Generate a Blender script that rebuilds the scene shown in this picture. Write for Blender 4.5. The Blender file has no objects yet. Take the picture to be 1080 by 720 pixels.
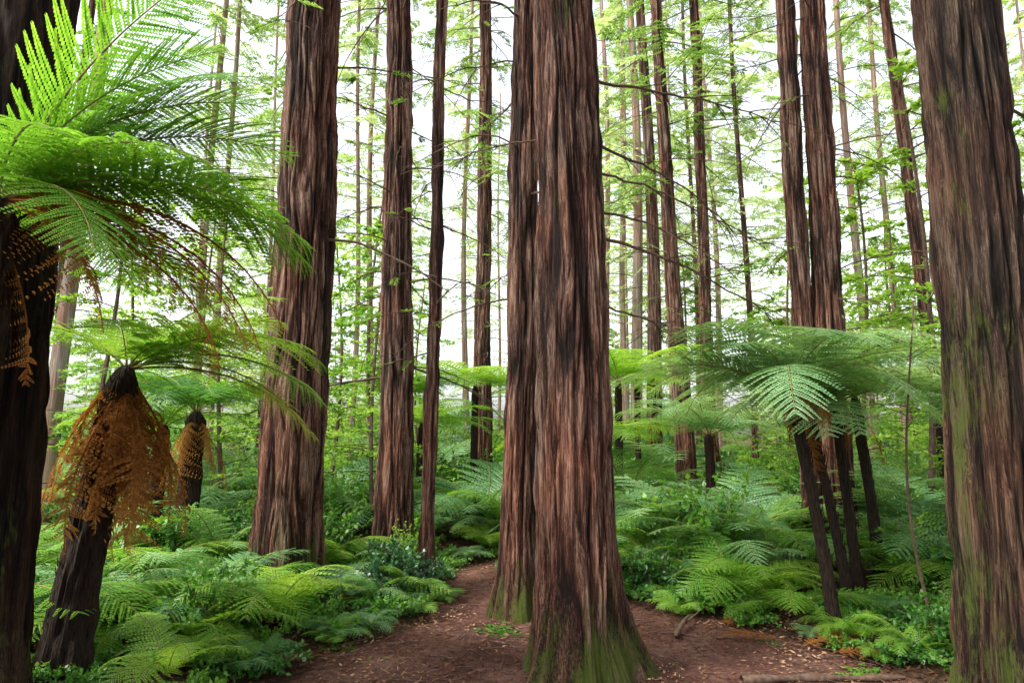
import bpy, math, random
import numpy as np
from mathutils import Matrix, Vector, Euler
random.seed(7); R=np.random.RandomState(11)
scene=bpy.context.scene
pi=math.pi
# ---------------------------------------------------------------- helpers
class Buf:
    def __init__(s): s.V=[];s.F=[];s.M=[];s.n=0
    def add(s,V,F,mi=0):
        V=np.asarray(V,float).reshape(-1,3);F=np.asarray(F,int).reshape(-1,4)
        s.V.append(V);s.F.append(F+s.n);s.M.append(np.full(len(F),mi));s.n+=len(V)
    def addT(s,parts,M,off=(0,0,0)):
        for (V,F,mi) in parts: s.add(V@np.asarray(M).T+np.asarray(off),F,mi)
    def mesh(s,name,mats,smooth=False,attr=None):
        V=np.concatenate(s.V);F=np.concatenate(s.F);M=np.concatenate(s.M)
        me=bpy.data.meshes.new(name)
        me.vertices.add(len(V));me.vertices.foreach_set('co',V.astype(np.float32).ravel())
        me.loops.add(len(F)*4);me.loops.foreach_set('vertex_index',F.astype(np.int32).ravel())
        me.polygons.add(len(F));me.polygons.foreach_set('loop_start',(np.arange(len(F))*4).astype(np.int32))
        for m in mats: me.materials.append(m)
        me.polygons.foreach_set('material_index',M.astype(np.int32))
        me.polygons.foreach_set('use_smooth',np.full(len(F),smooth,dtype=bool))
        me.update(calc_edges=True)
        if attr is not None:
            a=me.attributes.new('ridge','FLOAT','POINT');a.data.foreach_set('value',attr.astype(np.float32))
        return me
def obj(name,data,loc=(0,0,0),rot=(0,0,0),scale=(1,1,1),parent=None):
    o=bpy.data.objects.new(name,data);scene.collection.objects.link(o)
    o.location=loc;o.rotation_euler=rot;o.scale=scale if hasattr(scale,'__len__') else (scale,)*3
    if parent: o.parent=parent
    return o
def empty(name,loc=(0,0,0)):
    o=obj(name,None,loc);o.empty_display_size=0.3;return o
def nrm(a): return a/np.maximum(np.linalg.norm(a,axis=-1,keepdims=True),1e-9)
def rotz(a): c,s=math.cos(a),math.sin(a);return np.array([[c,-s,0],[s,c,0],[0,0,1]])
def rotx(a): c,s=math.cos(a),math.sin(a);return np.array([[1,0,0],[0,c,-s],[0,s,c]])
def diamonds(P,D,W,L,w,mid=0.42):
    P=np.asarray(P);L=np.asarray(L)[...,None];w=np.asarray(w)[...,None]
    a=P;b=P+D*L*mid+W*w;c=P+D*L;d=P+D*L*mid-W*w
    V=np.stack([a,b,c,d],-2).reshape(-1,3);n=len(V)//4
    return V,np.arange(n*4).reshape(n,4)
def tube(pts,rad,k=5):
    pts=np.asarray(pts,float);rad=np.asarray(rad,float);n=len(pts)
    T=nrm(np.gradient(pts,axis=0));ref=np.array([0.31,0.2,0.93]) if abs(T[0,2])<.8 else np.array([1.,0.1,0])
    A=nrm(np.cross(T,ref));B=np.cross(T,A);th=np.arange(k)*2*pi/k
    V=pts[:,None]+rad[:,None,None]*(A[:,None]*np.cos(th)[None,:,None]+B[:,None]*np.sin(th)[None,:,None])
    i=np.arange(n-1)[:,None]*k;j=np.arange(k)[None];j2=(j+1)%k
    F=np.stack([i+j,i+j2,i+k+j2,i+k+j],-1).reshape(-1,4)
    return V.reshape(-1,3),F
def hsh(i,j,k,s):
    h=(i*374761393+j*668265263+k*2147483647+s*974634777)&0xffffffff
    h=((h^(h>>13))*1274126177)&0xffffffff
    h=(h^(h>>16))&0xffffffff
    return h/4294967295.0
def noise3(x,y,z,s=0):
    xi=np.floor(x).astype(np.int64);yi=np.floor(y).astype(np.int64);zi=np.floor(z).astype(np.int64)
    fx=x-xi;fy=y-yi;fz=z-zi
    u=fx*fx*(3-2*fx);v=fy*fy*(3-2*fy);w=fz*fz*(3-2*fz)
    def c(a,b,d): return hsh(xi+a,yi+b,zi+d,s)
    x00=c(0,0,0)*(1-u)+c(1,0,0)*u;x10=c(0,1,0)*(1-u)+c(1,1,0)*u
    x01=c(0,0,1)*(1-u)+c(1,0,1)*u;x11=c(0,1,1)*(1-u)+c(1,1,1)*u
    return (x00*(1-v)+x10*v)*(1-w)+(x01*(1-v)+x11*v)*w
def fbm2(x,y,s=0):
    z=np.zeros_like(x);return noise3(x,y,z,s)*.6+noise3(x*2.1,y*2.1,z,s+1)*.3+noise3(x*4.3,y*4.3,z,s+2)*.1
# ---------------------------------------------------------------- materials
def newmat(name):
    m=bpy.data.materials.new(name);m.use_nodes=True;nt=m.node_tree;nt.nodes.clear()
    return m,nt,nt.nodes,nt.links
def ramp(N,stops,interp='LINEAR'):
    r=N.new('ShaderNodeValToRGB');e=r.color_ramp.elements;r.color_ramp.interpolation=interp
    while len(e)<len(stops): e.new(0.5)
    for i,(p,c) in enumerate(stops): e[i].position=p;e[i].color=(*c,1)
    return r
def leafmat(name,c1,c2,c3,trans=0.5,rough=0.45,gloss=0.04,tint=(1.5,1.3,0.75)):
    m,nt,N,L=newmat(name)
    g=N.new('ShaderNodeNewGeometry');oi=N.new('ShaderNodeObjectInfo')
    nz=N.new('ShaderNodeTexNoise');nz.inputs['Scale'].default_value=1.1;nz.inputs['Detail'].default_value=0
    L.new(g.outputs['Position'],nz.inputs['Vector'])
    a=N.new('ShaderNodeMath');a.operation='MULTIPLY_ADD';a.inputs[1].default_value=0.35
    L.new(g.outputs['Random Per Island'],a.inputs[0])
    b=N.new('ShaderNodeMath');b.operation='MULTIPLY_ADD';b.inputs[1].default_value=0.4
    L.new(oi.outputs['Random'],b.inputs[0]);
    nz2=N.new('ShaderNodeMath');nz2.operation='MULTIPLY_ADD';nz2.inputs[1].default_value=0.9;nz2.inputs[2].default_value=-0.31
    L.new(nz.outputs['Fac'],nz2.inputs[0]);L.new(nz2.outputs[0],b.inputs[2]);L.new(b.outputs[0],a.inputs[2])
    r=ramp(N,[(0.1,c1),(0.5,c2),(0.9,c3)]);L.new(a.outputs[0],r.inputs['Fac'])
    p=N.new('ShaderNodeBsdfDiffuse');L.new(r.outputs['Color'],p.inputs['Color'])
    t=N.new('ShaderNodeBsdfTranslucent')
    mx=N.new('ShaderNodeMix');mx.data_type='RGBA';mx.blend_type='MULTIPLY';mx.inputs['Factor'].default_value=1
    L.new(r.outputs['Color'],mx.inputs['A']);mx.inputs['B'].default_value=(*tint,1)
    L.new(mx.outputs['Result'],t.inputs['Color'])
    ms=N.new('ShaderNodeMixShader');ms.inputs[0].default_value=trans
    L.new(p.outputs[0],ms.inputs[1]);L.new(t.outputs[0],ms.inputs[2]);out=ms.outputs[0]
    if gloss>0:
        gl=N.new('ShaderNodeBsdfGlossy');gl.inputs['Roughness'].default_value=rough
        m3=N.new('ShaderNodeMixShader');m3.inputs[0].default_value=gloss;L.new(out,m3.inputs[1]);L.new(gl.outputs[0],m3.inputs[2]);out=m3.outputs[0]
    o=N.new('ShaderNodeOutputMaterial');L.new(out,o.inputs['Surface'])
    return m
def barkmat(name,dark,mid,light,attr=True,moss=0.0,mossh=0.9,side=0.0,scale=1.0):
    m,nt,N,L=newmat(name)
    tc=N.new('ShaderNodeTexCoord')
    def noise(sx,sz,det=5,rough=.6,sc=1.0):
        mp=N.new('ShaderNodeMapping');mp.inputs['Scale'].default_value=(sx,sx,sz)
        L.new(tc.outputs['Object'],mp.inputs['Vector'])
        n=N.new('ShaderNodeTexNoise');n.inputs['Scale'].default_value=sc;n.inputs['Detail'].default_value=det;n.inputs['Roughness'].default_value=rough
        n.inputs['Distortion'].default_value=0.3
        L.new(mp.outputs[0],n.inputs['Vector']);return n
    fine=noise(125*scale,4.2*scale,6,.85);med=noise(24*scale,1.2*scale,4);big=noise(2.2,0.9,4)
    if attr:
        at=N.new('ShaderNodeAttribute');at.attribute_name='ridge';src=at.outputs['Fac']
    else:
        mr=N.new('ShaderNodeMapRange');mr.inputs['From Min'].default_value=0.4;mr.inputs['From Max'].default_value=.6
        L.new(med.outputs['Fac'],mr.inputs['Value']);src=mr.outputs[0]
    def math_(op,a,b=None,c=None):
        x=N.new('ShaderNodeMath');x.operation=op
        for i,v in enumerate((a,b,c)):
            if v is None: continue
            if isinstance(v,(int,float)): x.inputs[i].default_value=v
            else: L.new(v,x.inputs[i])
        return x.outputs[0]
    s=math_('MULTIPLY_ADD',src,0.95,math_('MULTIPLY_ADD',fine.outputs['Fac'],2.8,-1.6))
    s=math_('ADD',s,math_('MULTIPLY_ADD',med.outputs['Fac'],0.8,-0.4))
    r=ramp(N,[(0.15,dark),(0.5,mid),(1.0,light)]);L.new(s,r.inputs['Fac'])
    v=ramp(N,[(0.35,(1.15,0.86,0.74)),(0.62,(0.88,0.97,1.0))]);L.new(big.outputs['Fac'],v.inputs['Fac'])
    mx=N.new('ShaderNodeMix');mx.data_type='RGBA';mx.blend_type='MULTIPLY';mx.inputs['Factor'].default_value=1
    L.new(r.outputs['Color'],mx.inputs['A']);L.new(v.outputs['Color'],mx.inputs['B'])
    col=mx.outputs['Result']
    if moss>0:
        sp=N.new('ShaderNodeSeparateXYZ');L.new(tc.outputs['Object'],sp.inputs[0])
        zf=N.new('ShaderNodeMapRange');zf.inputs['From Min'].default_value=0;zf.inputs['From Max'].default_value=mossh
        zf.inputs['To Min'].default_value=0.3*moss;zf.inputs['To Max'].default_value=0.0
        L.new(sp.outputs['Z'],zf.inputs['Value'])
        n=noise(9,3.2,6,.75);n2=noise(2.6,1.0,2,.5)
        k=math_('ADD',n.outputs['Fac'],zf.outputs[0])
        k=math_('ADD',k,math_('MULTIPLY',sp.outputs['X'],side))
        k=math_('ADD',k,math_('MULTIPLY_ADD',n2.outputs['Fac'],0.7,-0.35))
        k=math_('ADD',k,math_('MULTIPLY_ADD',fine.outputs['Fac'],0.9,-0.45))
        mr=N.new('ShaderNodeMapRange');mr.inputs['From Min'].default_value=0.67;mr.inputs['From Max'].default_value=0.87
        mr.inputs['To Max'].default_value=0.85
        L.new(k,mr.inputs['Value'])
        m2=N.new('ShaderNodeMix');m2.data_type='RGBA';L.new(mr.outputs[0],m2.inputs['Factor']);L.new(col,m2.inputs['A'])
        m2.inputs['B'].default_value=(0.085,0.115,0.014,1);col=m2.outputs['Result']
    p=N.new('ShaderNodeBsdfPrincipled');p.inputs['Roughness'].default_value=0.85;p.inputs['Specular IOR Level'].default_value=0.2
    L.new(col,p.inputs['Base Color'])
    bh=math_('ADD',fine.outputs['Fac'],math_('MULTIPLY',med.outputs['Fac'],0.6 if attr else 2.0))
    b=N.new('ShaderNodeBump');b.inputs['Strength'].default_value=1.0;b.inputs['Distance'].default_value=0.04 if attr else 0.06
    L.new(bh,b.inputs['Height']);L.new(b.outputs[0],p.inputs['Normal'])
    o=N.new('ShaderNodeOutputMaterial');L.new(p.outputs[0],o.inputs['Surface'])
    return m
def plain(name,c,c2,sc=30,rough=.9,bump=.5,bd=.01,zs=1.0):
    m,nt,N,L=newmat(name);tc=N.new('ShaderNodeTexCoord');mp=N.new('ShaderNodeMapping');mp.inputs['Scale'].default_value=(1,1,zs)
    L.new(tc.outputs['Object'],mp.inputs['Vector']);n=N.new('ShaderNodeTexNoise');n.inputs['Scale'].default_value=sc;n.inputs['Detail'].default_value=6
    L.new(mp.outputs[0],n.inputs['Vector']);r=ramp(N,[(0.3,c),(0.7,c2)]);L.new(n.outputs['Fac'],r.inputs['Fac'])
    p=N.new('ShaderNodeBsdfPrincipled');p.inputs['Roughness'].default_value=rough;p.inputs['Specular IOR Level'].default_value=.2
    L.new(r.outputs['Color'],p.inputs['Base Color']);b=N.new('ShaderNodeBump');b.inputs['Strength'].default_value=bump;b.inputs['Distance'].default_value=bd
    L.new(n.outputs['Fac'],b.inputs['Height']);L.new(b.outputs[0],p.inputs['Normal'])
    o=N.new('ShaderNodeOutputMaterial');L.new(p.outputs[0],o.inputs['Surface']);return m
M_fern=leafmat('fern_leaf',(0.035,0.12,0.02),(0.09,0.25,0.035),(0.24,0.44,0.07))
M_fernb=leafmat('fern_leaf_bright',(0.07,0.19,0.02),(0.15,0.34,0.035),(0.32,0.5,0.07),trans=.5,tint=(1.5,1.35,.8))
M_fernt=leafmat('fern_leaf_cool',(0.05,0.15,0.055),(0.13,0.29,0.1),(0.29,0.46,0.21),trans=.4)
M_fernp=leafmat('fern_leaf_pale',(0.09,0.21,0.08),(0.2,0.37,0.15),(0.38,0.54,0.28),trans=.45)
M_dead=leafmat('dead_frond',(0.08,0.03,0.01),(0.23,0.09,0.025),(0.40,0.2,0.06),trans=.35,gloss=0)
M_yel=leafmat('fern_leaf_yellow',(0.18,0.3,0.03),(0.32,0.42,0.04),(0.45,0.45,0.05),trans=.5)
M_shrub=leafmat('shrub_leaf',(0.03,0.12,0.018),(0.08,0.24,0.025),(0.2,0.4,0.045),trans=.45)
M_shrubd=leafmat('shrub_leaf_dark',(0.015,0.06,0.02),(0.03,0.11,0.035),(0.06,0.18,0.05),trans=.3,rough=.4,gloss=.06)
M_con=leafmat('redwood_needles',(0.09,0.18,0.04),(0.17,0.30,0.07),(0.29,0.43,0.13),trans=.5,gloss=0,tint=(1.35,1.3,.85))
M_conhaze=leafmat('redwood_needles_haze_tint',(0.28,0.42,0.16),(0.43,0.55,0.26),(0.6,0.7,0.4),trans=.5,gloss=0,tint=(1.3,1.3,.95))  # needles paled with distance haze painted into the leaf colour
M_under=leafmat('understory_leaf',(0.10,0.25,0.03),(0.2,0.38,0.05),(0.34,0.52,0.09),trans=.55,gloss=.03,tint=(1.45,1.3,.85))
M_underhaze=leafmat('understory_leaf_haze_tint',(0.18,0.33,0.10),(0.31,0.46,0.16),(0.45,0.59,0.24),trans=.5,gloss=0,tint=(1.35,1.3,.9))  # lighter greens carry the mist of distance; there is no volume
M_litter=leafmat('leaf_litter',(0.025,0.012,0.008),(0.15,0.07,0.04),(0.5,0.32,0.2),trans=.1,gloss=0)
M_bark=barkmat('redwood_bark',(0.012,0.006,0.004),(0.115,0.052,0.034),(0.47,0.32,0.235),moss=1.0,mossh=.9)
M_barkI=barkmat('redwood_bark_mossy',(0.009,0.005,0.003),(0.055,0.03,0.019),(0.23,0.16,0.11),moss=.6,mossh=4.0,side=-0.3)
M_barkA=barkmat('redwood_bark_dark',(0.006,0.003,0.002),(0.032,0.014,0.008),(0.1,0.054,0.032),moss=.5,mossh=2)
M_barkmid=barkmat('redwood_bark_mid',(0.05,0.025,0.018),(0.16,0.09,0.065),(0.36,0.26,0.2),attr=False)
M_barkhaze=barkmat('redwood_bark_haze_tint',(0.3,0.21,0.16),(0.42,0.32,0.26),(0.58,0.48,0.41),attr=False,scale=.6)  # bark lightened in its base colour to imitate haze and bloom
M_twig=plain('twig_bark',(0.05,0.03,0.02),(0.13,0.085,0.06))
M_ftrunk=plain('tree_fern_trunk_fibre',(0.006,0.004,0.003),(0.04,0.024,0.016),90,bump=1,bd=.03,zs=.15)
M_rachis=plain('frond_stalk',(0.10,0.13,0.03),(0.2,0.16,0.05))
# ---------------------------------------------------------------- terrain
PY=np.array([-8,0,3,4.76,5.37,6.28,6.8,8.0,8.6,9.2,9.8,10.6])
PL=np.array([-2.2,-2.0,-1.9,-1.75,-1.5,-.85,-.77,-.78,-.7,-.3,.5,1.6])
PR=np.array([3.2,3.0,2.9,2.75,2.6,1.8,1.1,-.12,.1,.9,2.2,3.4])
def onpath(x,y,m=0.0):
    return (y<10.6)&(x>np.interp(y,PY,PL)-m)&(x<np.interp(y,PY,PR)+m)
def gh(x,y):
    x=np.asarray(x,float);y=np.asarray(y,float)
    l=np.interp(y,PY,PL);r=np.interp(y,PY,PR)
    d=np.maximum(np.maximum(l-x,x-r),0);d=np.where(y>10.6,1.5,d)
    rise=0.14*(1-np.exp(-d/0.8))
    return rise+(fbm2(x*.7+50,y*.7+50,3)-.5)*0.12*np.clip(d+.15,0,1)+np.clip(y-16,0,60)*0.018
def grid(xs,ys,fn,dz=0):
    X,Y=np.meshgrid(xs,ys);Z=fn(X,Y)+dz;nx=len(xs);ny=len(ys)
    V=np.stack([X,Y,Z],-1).reshape(-1,3);i=np.arange(ny-1)[:,None]*nx;j=np.arange(nx-1)[None]
    return V,np.stack([i+j,i+j+1,i+nx+j+1,i+nx+j],-1).reshape(-1,4)
xs=np.concatenate([-np.geomspace(300,12,14),np.arange(-11.8,11.9,.16),np.geomspace(12,300,14)])
ys=np.concatenate([-np.geomspace(200,7,10),np.arange(-6.8,18,.16),np.geomspace(18.2,400,24)])
def dirtmat(name,a,b,c,sc):
    m,nt,N,L=newmat(name);g=N.new('ShaderNodeTexCoord')
    def nz(s,d,r=.6):
        n=N.new('ShaderNodeTexNoise');n.inputs['Scale'].default_value=s;n.inputs['Detail'].default_value=d;n.inputs['Roughness'].default_value=r
        L.new(g.outputs['Object'],n.inputs['Vector']);return n
    n1=nz(1.6,4);n2=nz(sc,8,.85)
    ad=N.new('ShaderNodeMath');ad.operation='MULTIPLY_ADD';ad.inputs[1].default_value=.8;L.new(n1.outputs['Fac'],ad.inputs[0])
    m2=N.new('ShaderNodeMath');m2.operation='MULTIPLY';m2.inputs[1].default_value=1.2;L.new(n2.outputs['Fac'],m2.inputs[0]);L.new(m2.outputs[0],ad.inputs[2])
    hf=N.new('ShaderNodeMath');hf.operation='MULTIPLY';hf.inputs[1].default_value=.5;L.new(ad.outputs[0],hf.inputs[0])
    r=ramp(N,[(.40,a),(.5,b),(.60,c)]);L.new(hf.outputs[0],r.inputs['Fac'])
    p=N.new('ShaderNodeBsdfPrincipled');p.inputs['Roughness'].default_value=.95;p.inputs['Specular IOR Level'].default_value=.15
    L.new(r.outputs['Color'],p.inputs['Base Color'])
    b_=N.new('ShaderNodeBump');b_.inputs['Strength'].default_value=1.;b_.inputs['Distance'].default_value=.05
    L.new(n2.outputs['Fac'],b_.inputs['Height']);L.new(b_.outputs[0],p.inputs['Normal'])
    o=N.new('ShaderNodeOutputMaterial');L.new(p.outputs[0],o.inputs['Surface']);return m
M_path=dirtmat('path_earth',(0.055,0.022,0.016),(0.15,0.066,0.05),(0.27,0.15,0.115),24)
M_soil=dirtmat('forest_soil',(0.03,0.018,0.01),(0.075,0.042,0.025),(0.11,0.085,0.035),18)
b=Buf();b.add(*grid(xs,ys,gh));obj('ground',b.mesh('ground',[M_soil],True))
ts=np.linspace(0,1,46);yy=np.arange(-8,10.55,.1)
l=np.interp(yy,PY,PL);r=np.interp(yy,PY,PR)
wob=(fbm2(yy*1.7,yy*0+3,5)-.5)*.35;wob2=(fbm2(yy*1.9,yy*0+9,6)-.5)*.35
X=(l+wob)[:,None]*(1-ts)+(r+wob2)[:,None]*ts;Y=np.repeat(yy[:,None],46,1)
edge=np.minimum(ts,1-ts)[None]
Z=gh(X,Y)+0.012+0.03*(fbm2(X*3,Y*3,8)-.5)-np.where(edge<0.03,0.035,0)
V=np.stack([X,Y,Z],-1).reshape(-1,3);i=np.arange(len(yy)-1)[:,None]*46;j=np.arange(45)[None]
b=Buf();b.add(V,np.stack([i+j,i+j+1,i+47+j,i+46+j],-1).reshape(-1,4));obj('dirt_path',b.mesh('dirt_path',[M_path],True))
# ---------------------------------------------------------------- trunks
def axis(z,lean,H,seed):
    w=0.02*np.sin(z*.5+seed)+0.012*np.sin(z*1.3+seed*2)-0.02*math.sin(seed)-0.012*math.sin(seed*2)
    return lean[0]*z/6+w,lean[1]*z/6+w*.5
def bigtrunk(r0,taper,flare,lean,seed,nr=260,dz=.016,zfine=7,H=24,depth=.032,fh=.35):
    z=np.concatenate([np.arange(-.15,zfine,dz),np.linspace(zfine+.1,H,50)]);th=np.arange(nr)*2*pi/nr
    Zg,T=np.meshgrid(z,th,indexing='ij')
    rr=r0*np.exp(-taper*(Zg-1.6))
    lob=1+0.35*np.sin(T*3+seed)+.25*np.sin(T*5+seed*2.3)+.2*np.sin(T*8+seed)
    rr=rr*(1+flare*np.exp(-np.maximum(Zg,0)/fh)*np.clip(lob,.3,2)*1.0)
    rr*=1+0.025*np.sin(T*2+Zg*.4+seed)+.02*np.sin(T*4-Zg*.3+seed*3)
    wp=T+0.34*(noise3(np.cos(T)*2+9,np.sin(T)*2+9,Zg*.7,seed)-.5)+.03*Zg+.2*(noise3(np.cos(T)*5,np.sin(T)*5,Zg*2.1,seed+4)-.5)
    cx=np.cos(wp)*r0;cy=np.sin(wp)*r0
    def fur(f,fz,s,k):
        n=noise3(cx*f+40,cy*f+40,Zg*fz+7,seed+s);return np.clip(np.abs(2*n-1)*k,0,1)**.7
    def rid(f,fz,s): return noise3(cx*f+40,cy*f+40,Zg*fz+7,seed+s)
    a=fur(15,.7,1,2.2);b_=fur(31,1.6,2,2.0);c=rid(85,5,3);plate=noise3(cx*14+4,cy*14+4,Zg*2.4,seed+8)
    flake=np.clip(rid(45,4.0,5)*1.6-.7,0,1)
    h=np.clip(.48*a+.32*b_+.2*c,0,1)
    rr=rr+depth*1.7*(h-.65)+.024*(plate-.5)+0.014*(c-.5)+.02*flake
    ax,ay=axis(Zg,lean,H,seed)
    V=np.stack([ax+rr*np.cos(T),ay+rr*np.sin(T),Zg],-1).reshape(-1,3)
    i=np.arange(len(z)-1)[:,None]*nr;j=np.arange(nr)[None];j2=(j+1)%nr
    F=np.stack([i+j,i+j2,i+nr+j2,i+nr+j],-1).reshape(-1,4)
    return V,F,h.ravel()
def branchset(n,z0,z1,r0f,lmin,lmax,seed,lean=(0,0),rad=.012,leaf=0.0):
    rs=np.random.RandomState(seed);B=Buf()
    for k in range(n):
        z=rs.uniform(z0,z1);az=rs.uniform(0,2*pi);Lb=rs.uniform(lmin,lmax);r=r0f(z)
        ax,ay=axis(np.array(z),lean,24,seed)
        K=12;s=np.linspace(0,1,K);d=np.array([math.cos(az),math.sin(az),0]);pr=np.array([-d[1],d[0],0])
        sl=rs.uniform(-.25,.35);dr=rs.uniform(.1,.6)
        pts=np.array([float(ax),float(ay),z])+d*(r*.8+Lb*s)[:,None]+pr*(rs.uniform(-.25,.25)*Lb*s**2+.02*rs.randn(K).cumsum()*Lb*.3)[:,None]
        pts[:,2]+=sl*Lb*s-dr*Lb*s**2+.01*rs.randn(K).cumsum()
        R0=rad*rs.uniform(.6,1.3)
        B.add(*tube(pts,R0*(1-.8*s)+.0015,4),0)
        for q in range(rs.randint(2,8)):
            i=rs.randint(2,K-1);sg=rs.choice([-1,1]);l2=Lb*rs.uniform(.1,.4)
            d2=nrm(d*.7+pr*sg*rs.uniform(.4,1)+np.array([0,0,rs.uniform(-.5,.3)]));s2=np.linspace(0,1,6)
            p2=pts[i]+d2*(l2*s2)[:,None];p2[:,2]-=.25*l2*s2**2
            B.add(*tube(p2,R0*.45*(1-.7*s2)+.001,3),0)
            if rs.rand()<leaf:
                m=16;u=np.linspace(.2,1,m);P=p2[0]+(p2[-1]-p2[0])*u[:,None]
                for sd in (-1,1):
                    w=nrm(np.cross(d2,[0,0,1]));D=nrm(d2*.5+w*sd+rs.randn(m,3)*.15);W=nrm(np.cross(D,[0,0,1]))
                    B.add(*diamonds(P,D,W,rs.uniform(.04,.08,m),np.full(m,.009)),1)
    return B
def crown(H,nb,Rr,seed,leafL=.085,leafW=.015,nt=11,nl=13):
    rs=np.random.RandomState(seed);B=Buf()
    for k in range(nb):
        f=(k+rs.rand())/nb;z=H*f;az=rs.uniform(0,2*pi);Lb=Rr*(1.05-.75*f)*rs.uniform(.55,1.1)
        d=np.array([math.cos(az),math.sin(az),0]);pr=np.array([-d[1],d[0],0])
        s=np.linspace(0,1,8);sl=rs.uniform(-.25,.15);cv=rs.uniform(-.35,.1)
        pts=np.array([0,0,z])+d*(Lb*s)[:,None];pts[:,2]+=Lb*(sl*s+cv*s**2)
        B.add(*tube(pts,.02*(1-.85*s),3),0)
        u=np.linspace(.22,1,nt);c=np.array([np.interp(u,s,pts[:,q]) for q in range(3)]).T
        c=c[:,None]+0*np.zeros((1,2,1));sg=np.array([-1,1])[None,:,None]
        tl=Lb*.36*(1.1-.8*u)[:,None]*rs.uniform(.4,1.15,(nt,2))*(rs.rand(nt,2)<.85)
        td=nrm(d*rs.uniform(.4,1,(nt,2,1))+pr*sg+rs.randn(nt,2,3)*.15+np.array([0,0,-.25]))
        v=np.linspace(.08,1,nl)
        P=c[:,:,None]+td[:,:,None]*(tl[...,None]*v)[...,None]
        P[...,2]-=.22*tl[...,None]*v**2
        P=np.repeat(P[:,:,:,None],2,3)
        s2=np.array([-1,1])[None,None,None,:,None]
        side=nrm(np.cross(td,[0,0,1.]))[:,:,None,None]
        D=nrm(td[:,:,None,None]*.75+side*s2+rs.randn(nt,2,nl,2,3)*.22)
        W=nrm(np.cross(D,np.array([0,0,1.])+rs.randn(nt,2,nl,2,3)*.35))
        keep=np.broadcast_to(tl[:,:,None,None]>0.03,P.shape[:-1])
        P=P[keep];D=D[keep];W=W[keep];n=len(P)
        B.add(*diamonds(P,D,W,leafL*rs.uniform(.6,1.2,n),leafW*rs.uniform(.7,1.3,n)),1)
    return B
crowns=[crown(13,34,2.8,100+i,.085,.016,10,12).mesh('redwood_crown',[M_twig,M_con]) for i in range(3)]
crownsthin=[crown(10,16,2.4,150+i,.1,.018,8,9).mesh('redwood_crown_thin',[M_twig,M_con]) for i in range(2)]
crownsfar=[crown(15,42,3.5,200+i,.13,.027,9,11).mesh('redwood_crown_far',[M_barkhaze,M_conhaze]) for i in range(3)]
def redwood(x,y,r0,taper=.035,flare=.6,lean=(0,0),seed=1,mat=None,near=True,nb=14,bz=(2.2,8),cz=9,cs=1.0,bl=(.6,2.2),leaf=.3,nr=260,dz=.016,zf=7,fh=.35,depth=.032,brad=.012):
    g=float(gh(x,y));e=empty('redwood_tree',(x,y,g))
    V,F,h=bigtrunk(r0,taper,flare,lean,seed,nr,dz,zf,depth=depth,fh=fh)
    B=Buf();B.add(V,F);obj('trunk',B.mesh('redwood_trunk',[mat],True,h),parent=e)
    if nb:
        B=branchset(nb,bz[0],bz[1],lambda z:r0*math.exp(-taper*(z-1.6)),bl[0],bl[1],seed+50,lean,brad,leaf)
        obj('dead_branches',B.mesh('branches',[M_twig,M_con]),parent=e)
    if cz:
        if y<9.5: obj('crown',crownsthin[seed%2],(lean[0]*14/6,lean[1]*14/6,14),(0,0,seed*1.3),(1,1,1),e)
        else: obj('crown',crowns[seed%3],(lean[0]*cz/6,lean[1]*cz/6,cz),(0,0,seed*1.3),(cs,cs,1.05),e)
    return e
redwood(-2.95,3.8,.30,.03,.4,(0.05,0),3,M_barkA,nb=3,cz=10,nr=220,dz=.02)
redwood(-2.17,6.8,.292,.04,.35,(0,0),5,M_bark,nb=6,cz=9,bz=(3,8),nr=280,depth=.036)
redwood(-1.47,8.7,.205,.055,.35,(-.09,0),6,M_bark,nb=30,cz=8,nr=200,dz=.022,zf=8.5,bl=(.6,1.8),depth=.028)
redwood(-.89,7.4,.068,.045,.5,(.1,0),8,M_bark,nb=16,cz=8.5,nr=90,dz=.025,cs=.6,fh=.2,depth=.010,bl=(.4,1.2),brad=.007)
redwood(-.72,17,.22,.04,.3,(0,0),9,M_bark,nb=34,cz=7,nr=110,dz=.04,zf=13,bz=(2.5,13),depth=.026)
redwood(.03,6.5,.15,.06,.55,(.07,0),12,M_bark,nb=12,bz=(2.8,7),cz=9,nr=200,cs=.8,depth=.025,bl=(.5,1.4))
redwood(.46,4.9,.248,.038,.62,(-.03,0),14,M_bark,nb=0,cz=10.5,nr=380,dz=.012,zf=6,depth=.036)
redwood(3.9,9.0,.14,.03,.3,(0,0),15,M_bark,nb=10,cz=7.5,nr=150,dz=.025,zf=9,depth=.024)
redwood(4.17,8.95,.205,.045,.3,(.06,0),17,M_bark,nb=16,cz=9,nr=190,dz=.022,zf=9,depth=.028)
redwood(2.78,4.0,.238,.02,.35,(.02,0),18,M_barkI,nb=2,cz=10,nr=340,dz=.013,zf=5.5,depth=.038)
redwood(3.8,15,.2,.06,.35,(-.2,0),21,M_bark,nb=28,cz=7,nr=100,dz=.04,zf=12,bz=(2.5,11),depth=.022)
redwood(4.62,16,.15,.035,.3,(0,0),22,M_bark,nb=24,cz=8,nr=80,dz=.05,zf=12,bz=(3,12),depth=.018)
redwood(7.5,12,.10,.02,.3,(-.25,0),24,M_bark,nb=16,cz=7,nr=70,dz=.05,zf=9,depth=.014,cs=.7)
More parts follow.
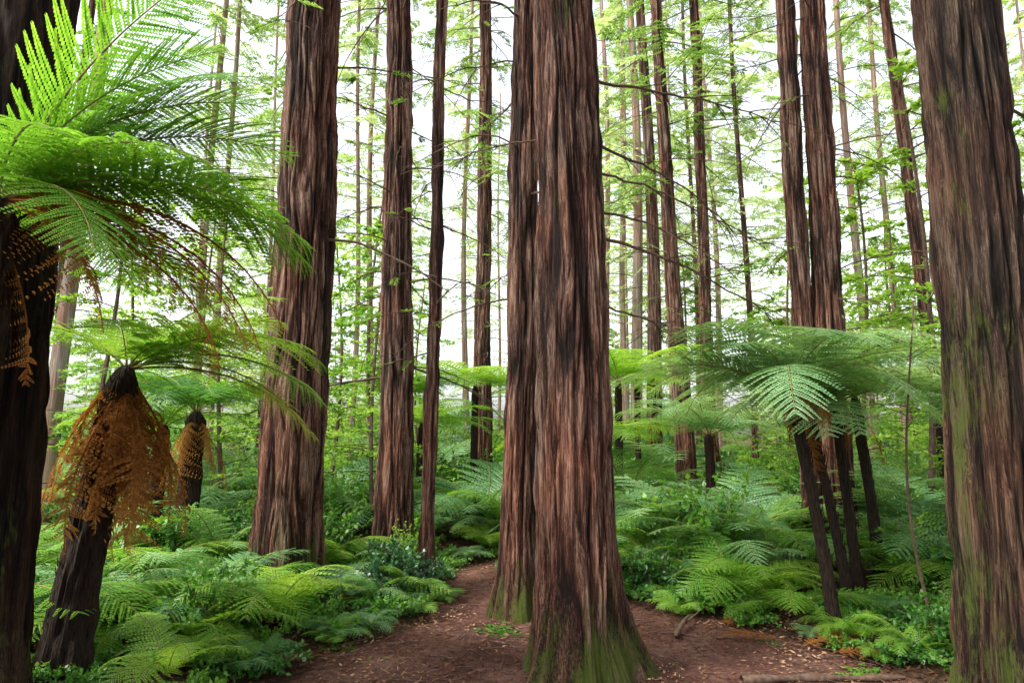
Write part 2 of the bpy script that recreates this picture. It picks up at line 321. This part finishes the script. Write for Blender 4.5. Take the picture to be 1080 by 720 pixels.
def limb(parent,p0,d,Lb,sl,dr,r0,seed,leaf=.2):
    rs=np.random.RandomState(seed);B=Buf();K=18;s=np.linspace(0,1,K);d=nrm(np.array([d[0],d[1],0.]));pr=np.array([-d[1],d[0],0])
    pts=np.array(p0)+d*(Lb*s)[:,None]+pr*(.1*Lb*s**2*rs.uniform(-1,1)+.012*rs.randn(K).cumsum())[:,None]
    pts[:,2]+=sl*Lb*s-dr*Lb*s**2+.008*rs.randn(K).cumsum();B.add(*tube(pts,r0*(1-.8*s)+.001,5),0)
    for q in range(12):
        i=rs.randint(3,K-1);sg=rs.choice([-1,1]);l2=Lb*rs.uniform(.08,.3);d2=nrm(d*.9+pr*sg*rs.uniform(.2,.9)+np.array([0,0,rs.uniform(-.5,.4)]))
        s2=np.linspace(0,1,7);p2=pts[i]+d2*(l2*s2)[:,None];p2[:,2]-=.2*l2*s2**2;B.add(*tube(p2,r0*.4*(1-.7*s2)+.001,3),0)
        if rs.rand()<leaf:
            m=14;P=p2[0]+(p2[-1]-p2[0])*np.linspace(.3,1,m)[:,None];D=nrm(d2*.6+rs.randn(m,3)*.6);W=nrm(np.cross(D,rs.randn(m,3)))
            B.add(*diamonds(P,D,W,rs.uniform(.02,.05,m),np.full(m,.006)),1)
    obj('bare_branch',B.mesh('bare_branch',[M_twig,M_con]),parent=parent)
main=[o for o in scene.objects if o.name.startswith('redwood_tree') and abs(o.location.x-.46)<.01][0]
limb(main,(.18,0,3.05),(1,.35),1.5,-.22,.12,.013,1)
limb(main,(.18,.1,3.3),(1,.1),1.1,-.1,.35,.011,2)
limb(main,(.18,.1,4.35),(1,.2),1.6,.05,.15,.013,3)
limb(main,(.18,.1,3.85),(1,.6),1.8,-.05,.2,.012,4)
limb(main,(-.18,.1,3.9),(-1,.5),1.2,.1,.2,.008,5)
limb(main,(.18,.1,2.6),(1,.8),1.4,-.1,.05,.009,6)
limb(main,(.18,.1,3.6),(1,.3),1.5,.0,.3,.01,7)
# ---------------------------------------------------------------- far trunks (shared meshes)
def fartrunk(seed):
    rs=np.random.RandomState(seed);z=np.linspace(-.3,24,50);r=1*np.exp(-.04*z)*(1+.4*np.exp(-np.maximum(z,0)/.5))
    pts=np.stack([.12*np.sin(z*.3+seed),.1*np.sin(z*.23+seed*2),z],-1);return pts,r
def midtree(name,x,y,r,mat,cmesh,cz,cs,seed,lean=0,parent=None,nb=16,H=1.0):
    g=float(gh(x,y));pts,rr=fartrunk(seed);B=Buf();p=pts.copy();p[:,0]+=lean*p[:,2]/6
    B.add(*tube(p,rr*r,14))
    e=empty(name,(x,y,g)) 
    if parent:e.parent=parent
    obj('trunk',B.mesh('trunk',[mat],True),parent=e)
    if nb:
        bb=branchset(nb,2.5,14,lambda z:r*.8,.6,2.0,seed,(lean,0),.012,.5)
        obj('dead_branches',bb.mesh('branches',[M_twig,M_con]),parent=e)
    if cmesh: obj('crown',cmesh,(lean*cz/6,0,cz),(0,0,seed),(cs,cs,H),e)
    return e
mid=[(3.72,20,.19,0,M_barkhaze),(3.72,18,.22,0,M_barkmid),(7.0,20,.11,0,M_barkmid),(9.3,18,.13,.02,M_barkhaze),
(-9.2,20,.15,0,M_barkhaze),(-9.0,20.6,.12,0,M_barkhaze),(-6.5,18,.10,.1,M_barkmid),(-6.6,10,.13,.02,M_barkhaze),(-5.2,22,.10,0,M_barkhaze),
(-5.1,24,.14,0,M_barkhaze),(-1.7,25,.13,0,M_barkhaze),(4.4,26,.15,0,M_barkhaze),(3.4,24,.14,0,M_barkhaze),(8.5,28,.15,0,M_barkhaze),(6.2,23,.10,.05,M_barkmid),(12.5,22,.13,0,M_barkhaze),(-12,18,.16,0,M_barkmid)]
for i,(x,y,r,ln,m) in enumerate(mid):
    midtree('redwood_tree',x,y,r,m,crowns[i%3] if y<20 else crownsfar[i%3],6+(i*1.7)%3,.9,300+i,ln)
df=empty('distant_forest')
farm=[]
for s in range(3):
    pts,rr=fartrunk(s+400);B=Buf();B.add(*tube(pts,rr*.15,10));farm.append(B.mesh('far_trunk',[M_barkhaze],True))
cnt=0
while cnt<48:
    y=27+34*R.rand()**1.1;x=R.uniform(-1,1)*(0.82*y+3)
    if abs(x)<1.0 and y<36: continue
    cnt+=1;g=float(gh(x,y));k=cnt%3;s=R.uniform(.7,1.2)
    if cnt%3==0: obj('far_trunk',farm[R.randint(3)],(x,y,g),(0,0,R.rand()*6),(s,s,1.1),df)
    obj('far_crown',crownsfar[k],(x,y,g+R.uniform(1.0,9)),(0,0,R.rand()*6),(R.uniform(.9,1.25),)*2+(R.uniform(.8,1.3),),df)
# ---------------------------------------------------------------- understory trees / shrubs
def leafy(nst,Hh,spread,nleaf,leafL,leafW,seed,rad=.006,updir=.8,droop=.25,sub=3):
    rs=np.random.RandomState(seed);B=Buf()
    for k in range(nst):
        az=rs.uniform(0,2*pi);out=rs.uniform(.1,1)*spread;h=Hh*rs.uniform(.5,1.05)
        d=np.array([math.cos(az),math.sin(az),0]);s=np.linspace(0,1,7)
        pts=d*(out*s**1.3)[:,None]+np.array([0,0,1.])*(h*(s-droop*s**3))[:,None]+rs.randn(7,3)*.02*Hh*s[:,None]
        B.add(*tube(pts,rad*(1-.7*s),3),0)
        for q in range(sub+1):
            if q==0: a=pts[3];c=pts[-1]
            else:
                a=pts[rs.randint(2,6)];c=a+nrm(d*.5+rs.randn(3)*.6+np.array([0,0,.2]))*Hh*rs.uniform(.18,.4)
                B.add(*tube(np.linspace(a,c,3),np.array([rad*.5,rad*.35,rad*.2]),3),0)
            m=nleaf;u=rs.uniform(.05,1,m)[:,None];P=a+(c-a)*u;ax=nrm(c-a)
            D=nrm(ax*.5+rs.randn(m,3)*.75+np.array([0,0,-.1]));W=nrm(np.cross(D,np.array([0,0,1.])+rs.randn(m,3)*.4))
            B.add(*diamonds(P,D,W,leafL*rs.uniform(.6,1.2,m),leafW*rs.uniform(.8,1.2,m),.45),1)
    return B
shr=[leafy(24,.9,.55,14,.07,.019,500+i).mesh('shrub',[M_twig,M_shrub]) for i in range(3)]
shrd=leafy(30,.7,.4,18,.05,.016,520).mesh('shrub_dark',[M_twig,M_shrubd])
shrb=[leafy(22,1.05,.5,12,.065,.017,530+i).mesh('shrub_bright',[M_twig,M_under]) for i in range(2)]
gc=leafy(20,.22,.35,10,.04,.013,540,rad=.003).mesh('ground_cover',[M_twig,M_shrub])
def utree(seed,lL=.075,lW=.02):
    rs=np.random.RandomState(seed);B=Buf();z=np.linspace(0,5,12)
    tp=np.stack([.15*np.sin(z*.7+seed),.15*np.sin(z*.5),z],-1);B.add(*tube(tp,.035*(1-.15*z)+.004,5),0)
    for k in range(42):
        zz=rs.uniform(.8,5);az=rs.uniform(0,2*pi);Lb=rs.uniform(.5,1.5)*(1.15-.12*zz);d=np.array([math.cos(az),math.sin(az),0]);pr=np.array([-d[1],d[0],0])
        s=np.linspace(0,1,7);p0=np.array([np.interp(zz,z,tp[:,0]),np.interp(zz,z,tp[:,1]),zz])
        pts=p0+d*(Lb*s)[:,None];pts[:,2]+=Lb*(.35*s-.4*s**2);B.add(*tube(pts,.008*(1-.8*s)+.001,3),0)
        for q in range(7):
            a=pts[rs.randint(1,7)];c=a+nrm(d*.7+pr*rs.uniform(-1,1)+np.array([0,0,rs.uniform(-.3,.1)]))*Lb*.35
            m=20;P=a+(c-a)*rs.rand(m)[:,None];D=nrm((c-a)/Lb+rs.randn(m,3)*.5*np.array([1,1,.5]));W=nrm(np.cross(D,np.array([0,0,1.])+rs.randn(m,3)*.3))
            B.add(*diamonds(P,D,W,lL*rs.uniform(.6,1.2,m),lW*rs.uniform(.7,1.2,m)),1)
    return B
ut=[utree(600+i).mesh('understory_tree',[M_twig,M_under]) for i in range(3)]
utf=[utree(610+i,.1,.03).mesh('understory_tree_far',[M_barkhaze,M_underhaze]) for i in range(2)]
for i,(x,y,s) in enumerate([(-3.2,10.5,1.0),(-1.95,10.3,.95),(-5.0,12,1.2),(-4.2,16,1.3),(-7.5,13,1.3),(5.6,11,1.2),(6.4,15,1.3),(8.2,14,1.2),(9.8,17,1.4),(2.2,20,1.2),(5.2,21,1.4),(1.2,23,1.2),(-2.6,20,1.2),(-8,18,1.5),(-11,15,1.4),(5.7,9.6,1.35),(8,10,1.3),(-5.3,8.6,1.05),(-2.6,13.5,1.3)]):
    obj('understory_tree',ut[i%3],(x,y,float(gh(x,y))),(0,0,i*1.1),s)
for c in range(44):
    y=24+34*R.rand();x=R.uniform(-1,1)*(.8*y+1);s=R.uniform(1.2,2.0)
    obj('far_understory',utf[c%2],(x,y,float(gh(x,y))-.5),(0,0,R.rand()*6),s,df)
# ---------------------------------------------------------------- ferns
def frond(L,e0,e1,n=24,m=14,wf=.24,pd=.25,side=0.,rs=R,mat=0,smat=1,jit=.08,pf=.6):
    K=40;s=np.linspace(0,1,K);ang=e0+(e1-e0)*s**1.15
    dx=np.cos(ang);dz=np.sin(ang);x=np.cumsum(dx)*L/K;z=np.cumsum(dz)*L/K;y=side*L*s**2
    pts=np.stack([x,y,z],-1);T=nrm(np.gradient(pts,axis=0))
    si=np.linspace(.11,.985,n);f=lambda a:np.array([np.interp(si,s,a[:,q]) for q in range(3)]).T
    P=f(pts);Ti=nrm(f(T));Bv=nrm(np.cross(np.array([0,0,1.]),Ti));Nv=np.cross(Ti,Bv)
    l=wf*L*np.sin(pi*(si*.88+.09))**.8*(1+rs.uniform(-jit,jit,n))
    sg=np.array([1,-1])
    fa=.22+.5*si+rs.uniform(-.06,.06,n)
    D=nrm(Bv[:,None]*sg[None,:,None]*np.cos(fa)[:,None,None]+Ti[:,None]*np.sin(fa)[:,None,None]+rs.randn(n,2,3)*jit*.6)
    u=np.linspace(.04,1,m);lm=l[:,None]*(1+rs.uniform(-jit,jit,(n,2)))
    C=P[:,None,None]+D[:,:,None]*(lm[...,None]*u)[...,None]-Nv[:,None,None]*(pd*lm[...,None]*u**2)[...,None]
    C=np.repeat(C[:,:,:,None],2,3)
    pl=pf*(L*.88/n)*(1-.8*u**2)+.003
    q=np.array([1,-1])
    Q=nrm(Ti[:,None,None,None]*q[None,None,None,:,None]+D[:,:,None,None]*.4-Nv[:,None,None,None]*.15+rs.randn(n,2,m,2,3)*.05)
    W=np.broadcast_to(D[:,:,None,None],Q.shape)
    PL_=np.broadcast_to(pl[None,None,:,None],Q.shape[:-1])*(.45+.55*np.clip(l/l.max()*1.3,0,1))[:,None,None,None]
    w=np.broadcast_to((lm/m*.66)[:,:,None,None],Q.shape[:-1])
    V,F=diamonds(C,Q,W,PL_,w,.4)
    parts=[(V,F,mat)]
    V2,F2=tube(pts[::3],.0055*L*(1-.8*s[::3])+.001,4);parts.append((V2,F2,smat))
    return parts
def rosette(nf,L,e0,e1,seed,mats,n=20,m=10,wf=.22):
    rs=np.random.RandomState(seed);B=Buf()
    for k in range(nf):
        az=2*pi*(k+rs.uniform(-.3,.3))/nf;LL=L*rs.uniform(.7,1.1)
        p=frond(LL,rs.uniform(*e0),rs.uniform(*e1),n,m,wf*rs.uniform(.85,1.15),rs.uniform(.1,.35),rs.uniform(-.15,.15),rs,0)
        B.addT(p,rotz(az)@rotx(rs.uniform(-.3,.3)),(0,0,.03))
    return B.mesh('fern',mats)
d2r=math.radians
fr=[rosette(10,.95,(d2r(45),d2r(75)),(d2r(-45),d2r(-10)),700+i,[[M_fern,M_fernb,M_fernt,M_fernb][i],M_rachis],16,8,.25) for i in range(4)]
frt=rosette(9,1.5,(d2r(50),d2r(80)),(d2r(-40),d2r(0)),710,[M_fernt,M_rachis],20,11,.25)
frg=rosette(10,1.3,(d2r(35),d2r(70)),(d2r(-40),d2r(-10)),711,[M_fernb,M_rachis],22,13,.25)
frd=rosette(6,.8,(d2r(5),d2r(50)),(d2r(-75),d2r(-45)),712,[M_dead,M_rachis],16,8,.2)
def treefern(x,y,top,rb,rt,L,nf,seed,mat,e0=(25,60),e1=(-50,-20),dead=4,deadL=.6,wf=.26,n=20,m=12,azs=None,yellow=0,name='tree_fern',deadaz=(),flr=.5,pf=.6,dr=(.7,1.15)):
    g=float(gh(x,y));rs=np.random.RandomState(seed);e=empty(name,(x,y,g));H=top[2]-g
    s=np.linspace(0,1,110);nk=48;th=np.arange(nk)*2*pi/nk
    cx=(top[0]-x)*s**1.3;cy=(top[1]-y)*s**1.3
    rb0=(rb+(rt-rb)*s)[:,None]*(1+flr*np.exp(-s*H/.2))[:,None]*np.clip((1.004-s)*14,0.02,1)[:,None]**.5
    Zs=np.repeat((s*H)[:,None],nk,1);nn=noise3(np.cos(th)[None]*3+seed+0*Zs,np.sin(th)[None]*3+5+0*Zs,Zs*9,seed);n2=noise3(np.cos(th)[None]*7+seed+0*Zs,np.sin(th)[None]*7+5+0*Zs,Zs*5,seed+3)
    rr=rb0*(.82+.22*nn+.28*n2)
    V=np.stack([cx[:,None]+rr*np.cos(th),cy[:,None]+rr*np.sin(th),Zs-.04],-1).reshape(-1,3)
    i=np.arange(109)[:,None]*nk;j=np.arange(nk)[None];F=np.stack([i+j,i+(j+1)%nk,i+nk+(j+1)%nk,i+nk+j],-1).reshape(-1,4)
    B=Buf();B.add(V,F)
    for k in range(130):
        t=rs.uniform(.1,.93);a=rs.uniform(0,2*pi);r=rb+(rt-rb)*t;c=np.array([np.interp(t,s,cx),np.interp(t,s,cy),t*H]);d=np.array([math.cos(a),math.sin(a),0])
        B.add(*tube(np.array([c+d*r*.8,c+d*r*1.04+[0,0,.03],c+d*(r*1.06+.004)+[0,0,.08]]),np.array([.007,.005,.002]),4))
    obj('trunk',B.mesh('tree_fern_trunk',[M_ftrunk],False),parent=e)
    B=Buf();tl=np.array([top[0]-x,top[1]-y,H-.07]);az_=azs if azs is not None else [360*(k+rs.uniform(-.3,.3))/nf for k in range(nf)]
    for k,a in enumerate(az_):
        if isinstance(a,tuple): a,ea,eb,LL=a
        else: ea=rs.uniform(*e0);eb=rs.uniform(*e1);LL=L*rs.uniform(.8,1.1)
        p=frond(LL,d2r(ea),d2r(eb),n,m,wf*rs.uniform(.9,1.1),rs.uniform(.08,.3),rs.uniform(-.1,.1),rs,2 if k<yellow else 0,pf=pf)
        B.addT(p,rotz(d2r(a))@rotx(rs.uniform(-.2,.2)),tl)
    obj('fronds',B.mesh('fronds',[mat,M_rachis,M_yel],False),parent=e)
    if dead or deadaz:
        B=Buf()
        for k in range(dead):
            p=frond(deadL*rs.uniform(*dr),d2r(rs.uniform(-80,-35)),d2r(rs.uniform(-97,-88)),26,9,.15*rs.uniform(.6,1.2),1.0,rs.uniform(-.15,.15),rs,0,0,jit=.4)
            B.addT(p,rotz(rs.uniform(0,2*pi)),tl+np.array([0,0,.01-rs.rand()*.25*min(1,deadL)]))
        for (a,ea,eb,LL) in deadaz:
            p=frond(LL,d2r(ea),d2r(eb),24,14,.22,.8,.05,rs,0,0,jit=.2);B.addT(p,rotz(d2r(a)),tl)
        obj('dead_fronds',B.mesh('dead_fronds',[M_dead],False),parent=e)
    return e
treefern(-2.45,2.95,(-2.35,3.0,2.74),.11,.10,1.35,0,21,M_fernb,azs=[(3,24,-42,1.5),(20,24,-45,1.5),(-14,34,-40,1.3),(-30,10,-60,1.1),(36,50,-10,1.5),(55,40,-20,1.5),(75,60,10,1.4),(95,25,-40,1.4),(115,50,-20,1.2),(160,40,-30,1.2),(215,40,-30,1.2),(265,40,-35,.9),(-48,35,-30,.9),(14,65,25,1.3),(42,4,-55,1.1),(28,58,5,1.4),(4,68,35,1.4),(60,66,25,1.5)],dead=2,deadL=.8,n=28,m=22,wf=.3,pf=.68,
  deadaz=[(6,4,-70,1.4),(16,8,-72,1.45),(12,14,-66,1.5),(26,-2,-75,1.3),(-10,-15,-85,.9)])
treefern(-2.84,4.55,(-2.58,4.55,2.12),.13,.085,1.35,0,22,M_fernb,azs=[(7,8,-52,1.4),(-9,14,-48,1.3),(-2,20,-44,1.45),(-8,32,-34,1.45),(25,38,-25,1.3),(-35,35,-45,.9),(60,40,-40,1.3),(95,45,-30,1.3),(130,50,-20,1.2),(165,45,-30,1.2),(200,50,-40,1.0),(-70,55,-30,.8),(40,60,0,1.2),(12,45,-10,1.1),(-20,40,-30,1.1)],dead=44,deadL=.95,n=24,m=18,yellow=2,wf=.3,pf=.66,dr=(.45,1.25))
treefern(-3.72,8.0,(-3.68,8,1.95),.12,.1,1.4,13,23,M_fern,dead=20,deadL=.8,dr=(.5,1.2))
treefern(-4.4,8.6,(-4.35,8.6,1.8),.08,.07,1.3,11,24,M_fernb,dead=7)
for (x,y,zt,L_,sd) in [(-.78,14,2.75,1.9,25),(2.0,13,2.75,1.8,26),(-2.3,15,2.6,1.7,51),(.1,19,3.0,2.0,52),(3.0,16.5,3.0,1.8,53),(-1.6,12,1.9,1.4,54),(1.35,11.2,1.7,1.5,55)]:
    treefern(x,y,(x+.03,y,zt),.07,.06,L_,14,sd,M_fernb,e0=(12,48),e1=(-38,-12),dead=1,n=18,m=10,wf=.3,pf=.7)
treefern(2.6,5.75,(2.34,5.75,2.05),.045,.04,1.45,22,27,M_fernp,e0=(12,66),e1=(-55,-20),dead=4,deadL=.4,wf=.28,n=22,m=16,pf=.64,deadaz=[(-75,5,-85,.6),(-60,0,-88,.55),(-95,10,-80,.5)])
treefern(3.05,6.45,(2.8,6.5,1.9),.04,.035,1.3,13,28,M_fernp,e0=(20,58),dead=1)
treefern(3.22,6.6,(3.1,6.6,2.0),.042,.038,1.3,13,34,M_fernt,e0=(20,58),dead=1)
treefern(3.75,7.2,(3.6,7.2,2.1),.05,.045,1.4,15,29,M_fernp,e0=(15,55),dead=2)
treefern(3.0,10.5,(3.0,10.5,1.7),.07,.06,1.6,13,30,M_fernt,dead=1)
treefern(5.2,7.6,(5.2,7.6,1.9),.07,.06,1.4,13,35,M_fernt,dead=1)
treefern(-6.2,12,(-6.2,12,2.4),.09,.08,1.6,12,31,M_fernb,dead=4)
treefern(6.6,10.5,(6.5,10.5,2.3),.08,.07,1.6,13,32,M_fernt,dead=3)
gf=[(-2.75,5.5,frg,.85),(-2.35,5.2,fr[1],.95),(-1.95,5.75,fr[3],1.0),(-3.3,5.2,frg,.85),(-2.2,4.6,fr[1],.65),(-2.9,6.3,frg,.9),(-3.6,6.6,frg,1.1),(-1.6,6.6,fr[2],.7),(-3.1,7.5,frt,.85),(-2.45,5.9,frg,.8),
(2.35,7.3,frt,.85),(1.7,7.4,fr[2],.95),(2.3,6.6,fr[3],.8),(4.1,6.0,fr[3],1.1),(2.1,8.4,frt,1.0),(2.6,8.0,fr[0],1.1),(4.3,7.0,frt,1.05),(3.0,9.2,frt,1.1),(1.5,9.9,fr[3],1.0),(2.9,5.2,fr[1],.5),(4.0,5.4,fr[1],.9),(5.0,8.4,frt,1.2),(2.4,10.5,frt,1.2),(-.3,9.6,fr[3],.7),(-1.2,10.2,frt,.8),(5.2,6.4,frt,1),(1.6,8.8,frt,1.0),(2.9,8.6,frg,1.1),(-2.2,7.9,frg,.9)]
for i,(x,y,me,s) in enumerate(gf): obj('fern',me,(x,y,float(gh(x,y))),(0,0,i*1.7),s)
ug=empty('undergrowth');cnt=0
while cnt<440:
    y=4.2+19*R.rand()**1.05;x=R.uniform(-1,1)*(.8*y+1.2)
    if onpath(x,y,.35) : continue
    if y<4.8 and abs(x)<3.3: continue
    small=(2.45<x<3.5 and 5.2<y<7.0)
    cnt+=1;q=R.rand();g=float(gh(x,y));k=1.15+max(0,y-8)*.07
    d=min(abs(x-np.interp(y,PY,PL)),abs(x-np.interp(y,PY,PR))) if y<10.6 else 2
    k*=min(1,.5+.35*d)
    if small: k*=.42
    if q<.38: me=fr[R.randint(4)]
    elif q<.44: me=frd
    elif q<.54: me=frt
    elif q<.62: me=frg
    elif q<.80: me=shr[R.randint(3)]
    elif q<.84: me=shrd
    else: me=shrb[R.randint(2)]
    obj('plant',me,(x,y,g),(R.uniform(-.1,.1),R.uniform(-.1,.1),R.rand()*6.3),k*R.uniform(.6,1.15),ug)
for c in range(90):
    y=22+40*R.rand();x=R.uniform(-1,1)*(.8*y+2);s=R.uniform(2.0,4.)
    obj('plant',[shrb[0],shr[0],shrb[1],shrb[1],frt][c%5],(x,y,float(gh(x,y))),(0,0,R.rand()*6),s,ug)
c=0
while c<220:
    y=4.3+6*R.rand();x=R.uniform(-4,5)
    if onpath(x,y,-.02) or not onpath(x,y,1.6): continue
    c+=1;obj('low_plant',gc,(x,y,float(gh(x,y))),(0,0,R.rand()*6),R.uniform(.4,1.2),ug)
c=0
while c<46:
    y=4.7+4.5*R.rand();x=R.uniform(-3,4)
    if onpath(x,y,-.08) or not onpath(x,y,.5): continue
    c+=1;obj('small_fern',fr[R.randint(4)],(x,y,float(gh(x,y))),(0,0,R.rand()*6),R.uniform(.22,.45),ug)
obj('shrub',shrd,(-1.12,6.75,float(gh(-1.12,6.75))),(0,0,1),1.0)
obj('shrub',shrd,(-.95,7.15,float(gh(-.95,7.15))),(0,0,2.4),.7)
for x,y,s in [(-.12,6.0,.6),(-.02,5.85,.5),(-.2,5.9,.4),(-.95,5.15,.4),(-.85,5.05,.35),(-1.3,5.5,.5),(2.4,4.9,.6),(2.0,5.6,.4)]:
    obj('low_plant',gc,(x,y,float(gh(x,y))),(0,0,x*5),(s,s,s*.35),ug)
# ---------------------------------------------------------------- litter, twigs, fallen wood
n=60000;lx=R.uniform(-3.5,4.5,n);ly=3+8*R.rand(n)**1.3;keep=R.rand(n)<np.where(onpath(lx,ly,-.35),.3+.7*np.clip(fbm2(lx*1.3,ly*1.3,31)*2.2-.7,0,1),1.);lx=lx[keep];ly=ly[keep];n=len(lx)
lz=gh(lx,ly)+.022;a=R.rand(n)*2*pi;D=nrm(np.stack([np.cos(a),np.sin(a),R.uniform(-.05,.35,n)],-1));W=nrm(np.cross(D,np.array([0,0,1.])+R.randn(n,3)*.25))
B=Buf();B.add(*diamonds(np.stack([lx,ly,lz],-1),D,W,R.uniform(.012,.06,n),R.uniform(.002,.011,n)))
obj('leaf_litter',B.mesh('leaf_litter',[M_litter]))
B=Buf()
for k in range(900):
    x=R.uniform(-3,4);y=3.6+6*R.rand();L_=R.uniform(.04,.35);a=R.rand()*6.3;z=float(gh(x,y))+.022
    s=np.linspace(0,1,4);p=np.stack([x+math.cos(a)*L_*s,y+math.sin(a)*L_*s+.02*R.randn(4)*L_*3,z+0*s+.008*R.rand(4)],-1)
    B.add(*tube(p,np.full(4,R.uniform(.0014,.005)),4))
obj('fallen_twigs',B.mesh('fallen_twigs',[M_twig]))
B=Buf();s=np.linspace(0,1,12)
p=np.stack([1.32+.30*s,5.75+.55*s,.04+.05*np.sin(s*3)],-1);B.add(*tube(p,.022*(1-.5*s),7))
p=np.stack([1.32-.03*s,5.75-.1*s,.045+.0*s],-1);B.add(*tube(p,.02*(1-.5*s),6))
p=np.stack([1.45+.12*s,6.0-.02*s,.06+.10*s],-1);B.add(*tube(p,.012*(1-.6*s),5));obj('fallen_branch',B.mesh('fallen_branch',[M_twig],True))
B=Buf();s=np.linspace(0,1,30)
p=np.stack([1.5+1.1*s,4.72+.08*s+.02*np.sin(s*5),.03+.0*s],-1);B.add(*tube(p,.03+.006*np.sin(s*17)-.015*s,12));obj('fallen_log',B.mesh('fallen_log',[M_twig],True))
B=Buf()
for k,(x,y,a,L_) in enumerate([(2.2,5.45,.3,.6),(2.35,5.3,-.4,.5),(2.1,5.6,2.9,.5),(2.5,5.5,1.0,.5),(-1.9,5.1,-.5,.5),(1.9,6.6,.6,.6),(-1.75,4.95,2.2,.5),(1.8,6.0,.9,.5)]):
    p=frond(L_,d2r(18),d2r(-16),20,10,.22,.05,.1,R,0,0,jit=.2);B.addT(p,rotz(a),(x,y,float(gh(x,y))+.03))
obj('fallen_fronds',B.mesh('fallen_fronds',[M_dead]))
e=empty('sapling',(3.15,5.3,float(gh(3.15,5.3))));B=Buf();z=np.linspace(0,2.6,24)
tp=np.stack([-.12*np.sin(z*1.2),.05*np.sin(z*2),z],-1);B.add(*tube(tp,.011*(1-.25*z)+.002,5),0)
for k in range(16):
    zz=R.uniform(.5,2.6);a=R.rand()*6.3;d=np.array([math.cos(a),math.sin(a),.5]);p0=np.array([np.interp(zz,z,tp[:,0]),0,zz]);Lb=R.uniform(.15,.45)
    B.add(*tube(p0+d*np.linspace(0,Lb,4)[:,None],np.array([.004,.003,.002,.001]),3),0)
    m=14;P=p0+d*(Lb*R.uniform(.2,1,m))[:,None];D=nrm(d+R.randn(m,3)*.7);W=nrm(np.cross(D,np.array([0,0,1.])+R.randn(m,3)*.3));B.add(*diamonds(P,D,W,R.uniform(.03,.06,m),np.full(m,.013)),1)
obj('stem_and_leaves',B.mesh('sapling',[M_twig,M_under]),parent=e)
# ---------------------------------------------------------------- light, sky, camera
w=bpy.data.worlds.new('World');scene.world=w;w.use_nodes=True;nt=w.node_tree;nt.nodes.clear();N=nt.nodes;L=nt.links
sky=N.new('ShaderNodeTexSky');sky.sky_type='NISHITA';sky.sun_disc=False;sky.sun_elevation=d2r(52);sky.sun_rotation=d2r(-115);sky.dust_density=4;sky.air_density=1;sky.ozone_density=1
hs=N.new('ShaderNodeHueSaturation');hs.inputs['Saturation'].default_value=.25;hs.inputs['Value'].default_value=3.2
bg=N.new('ShaderNodeBackground');bg.inputs['Strength'].default_value=.15
o=N.new('ShaderNodeOutputWorld');L.new(sky.outputs[0],hs.inputs['Color']);L.new(hs.outputs[0],bg.inputs['Color']);L.new(bg.outputs[0],o.inputs['Surface'])
sd=bpy.data.lights.new('sun','SUN');sd.energy=5.0;sd.angle=d2r(10);sd.color=(1,.96,.88)
az=d2r(-115);el=d2r(52);dirv=Vector((math.sin(az)*math.cos(el),math.cos(az)*math.cos(el),math.sin(el)))
so=obj('sun',sd);so.rotation_euler=dirv.to_track_quat('Z','Y').to_euler()
cam=bpy.data.cameras.new('camera');cam.lens=24;cam.sensor_width=36;cam.clip_end=1000;cam.clip_start=.05
co=obj('camera',cam,(0,0,1.6),(d2r(98),0,0));scene.camera=co
scene.view_settings.view_transform='Standard';scene.view_settings.look='None';scene.view_settings.exposure=0
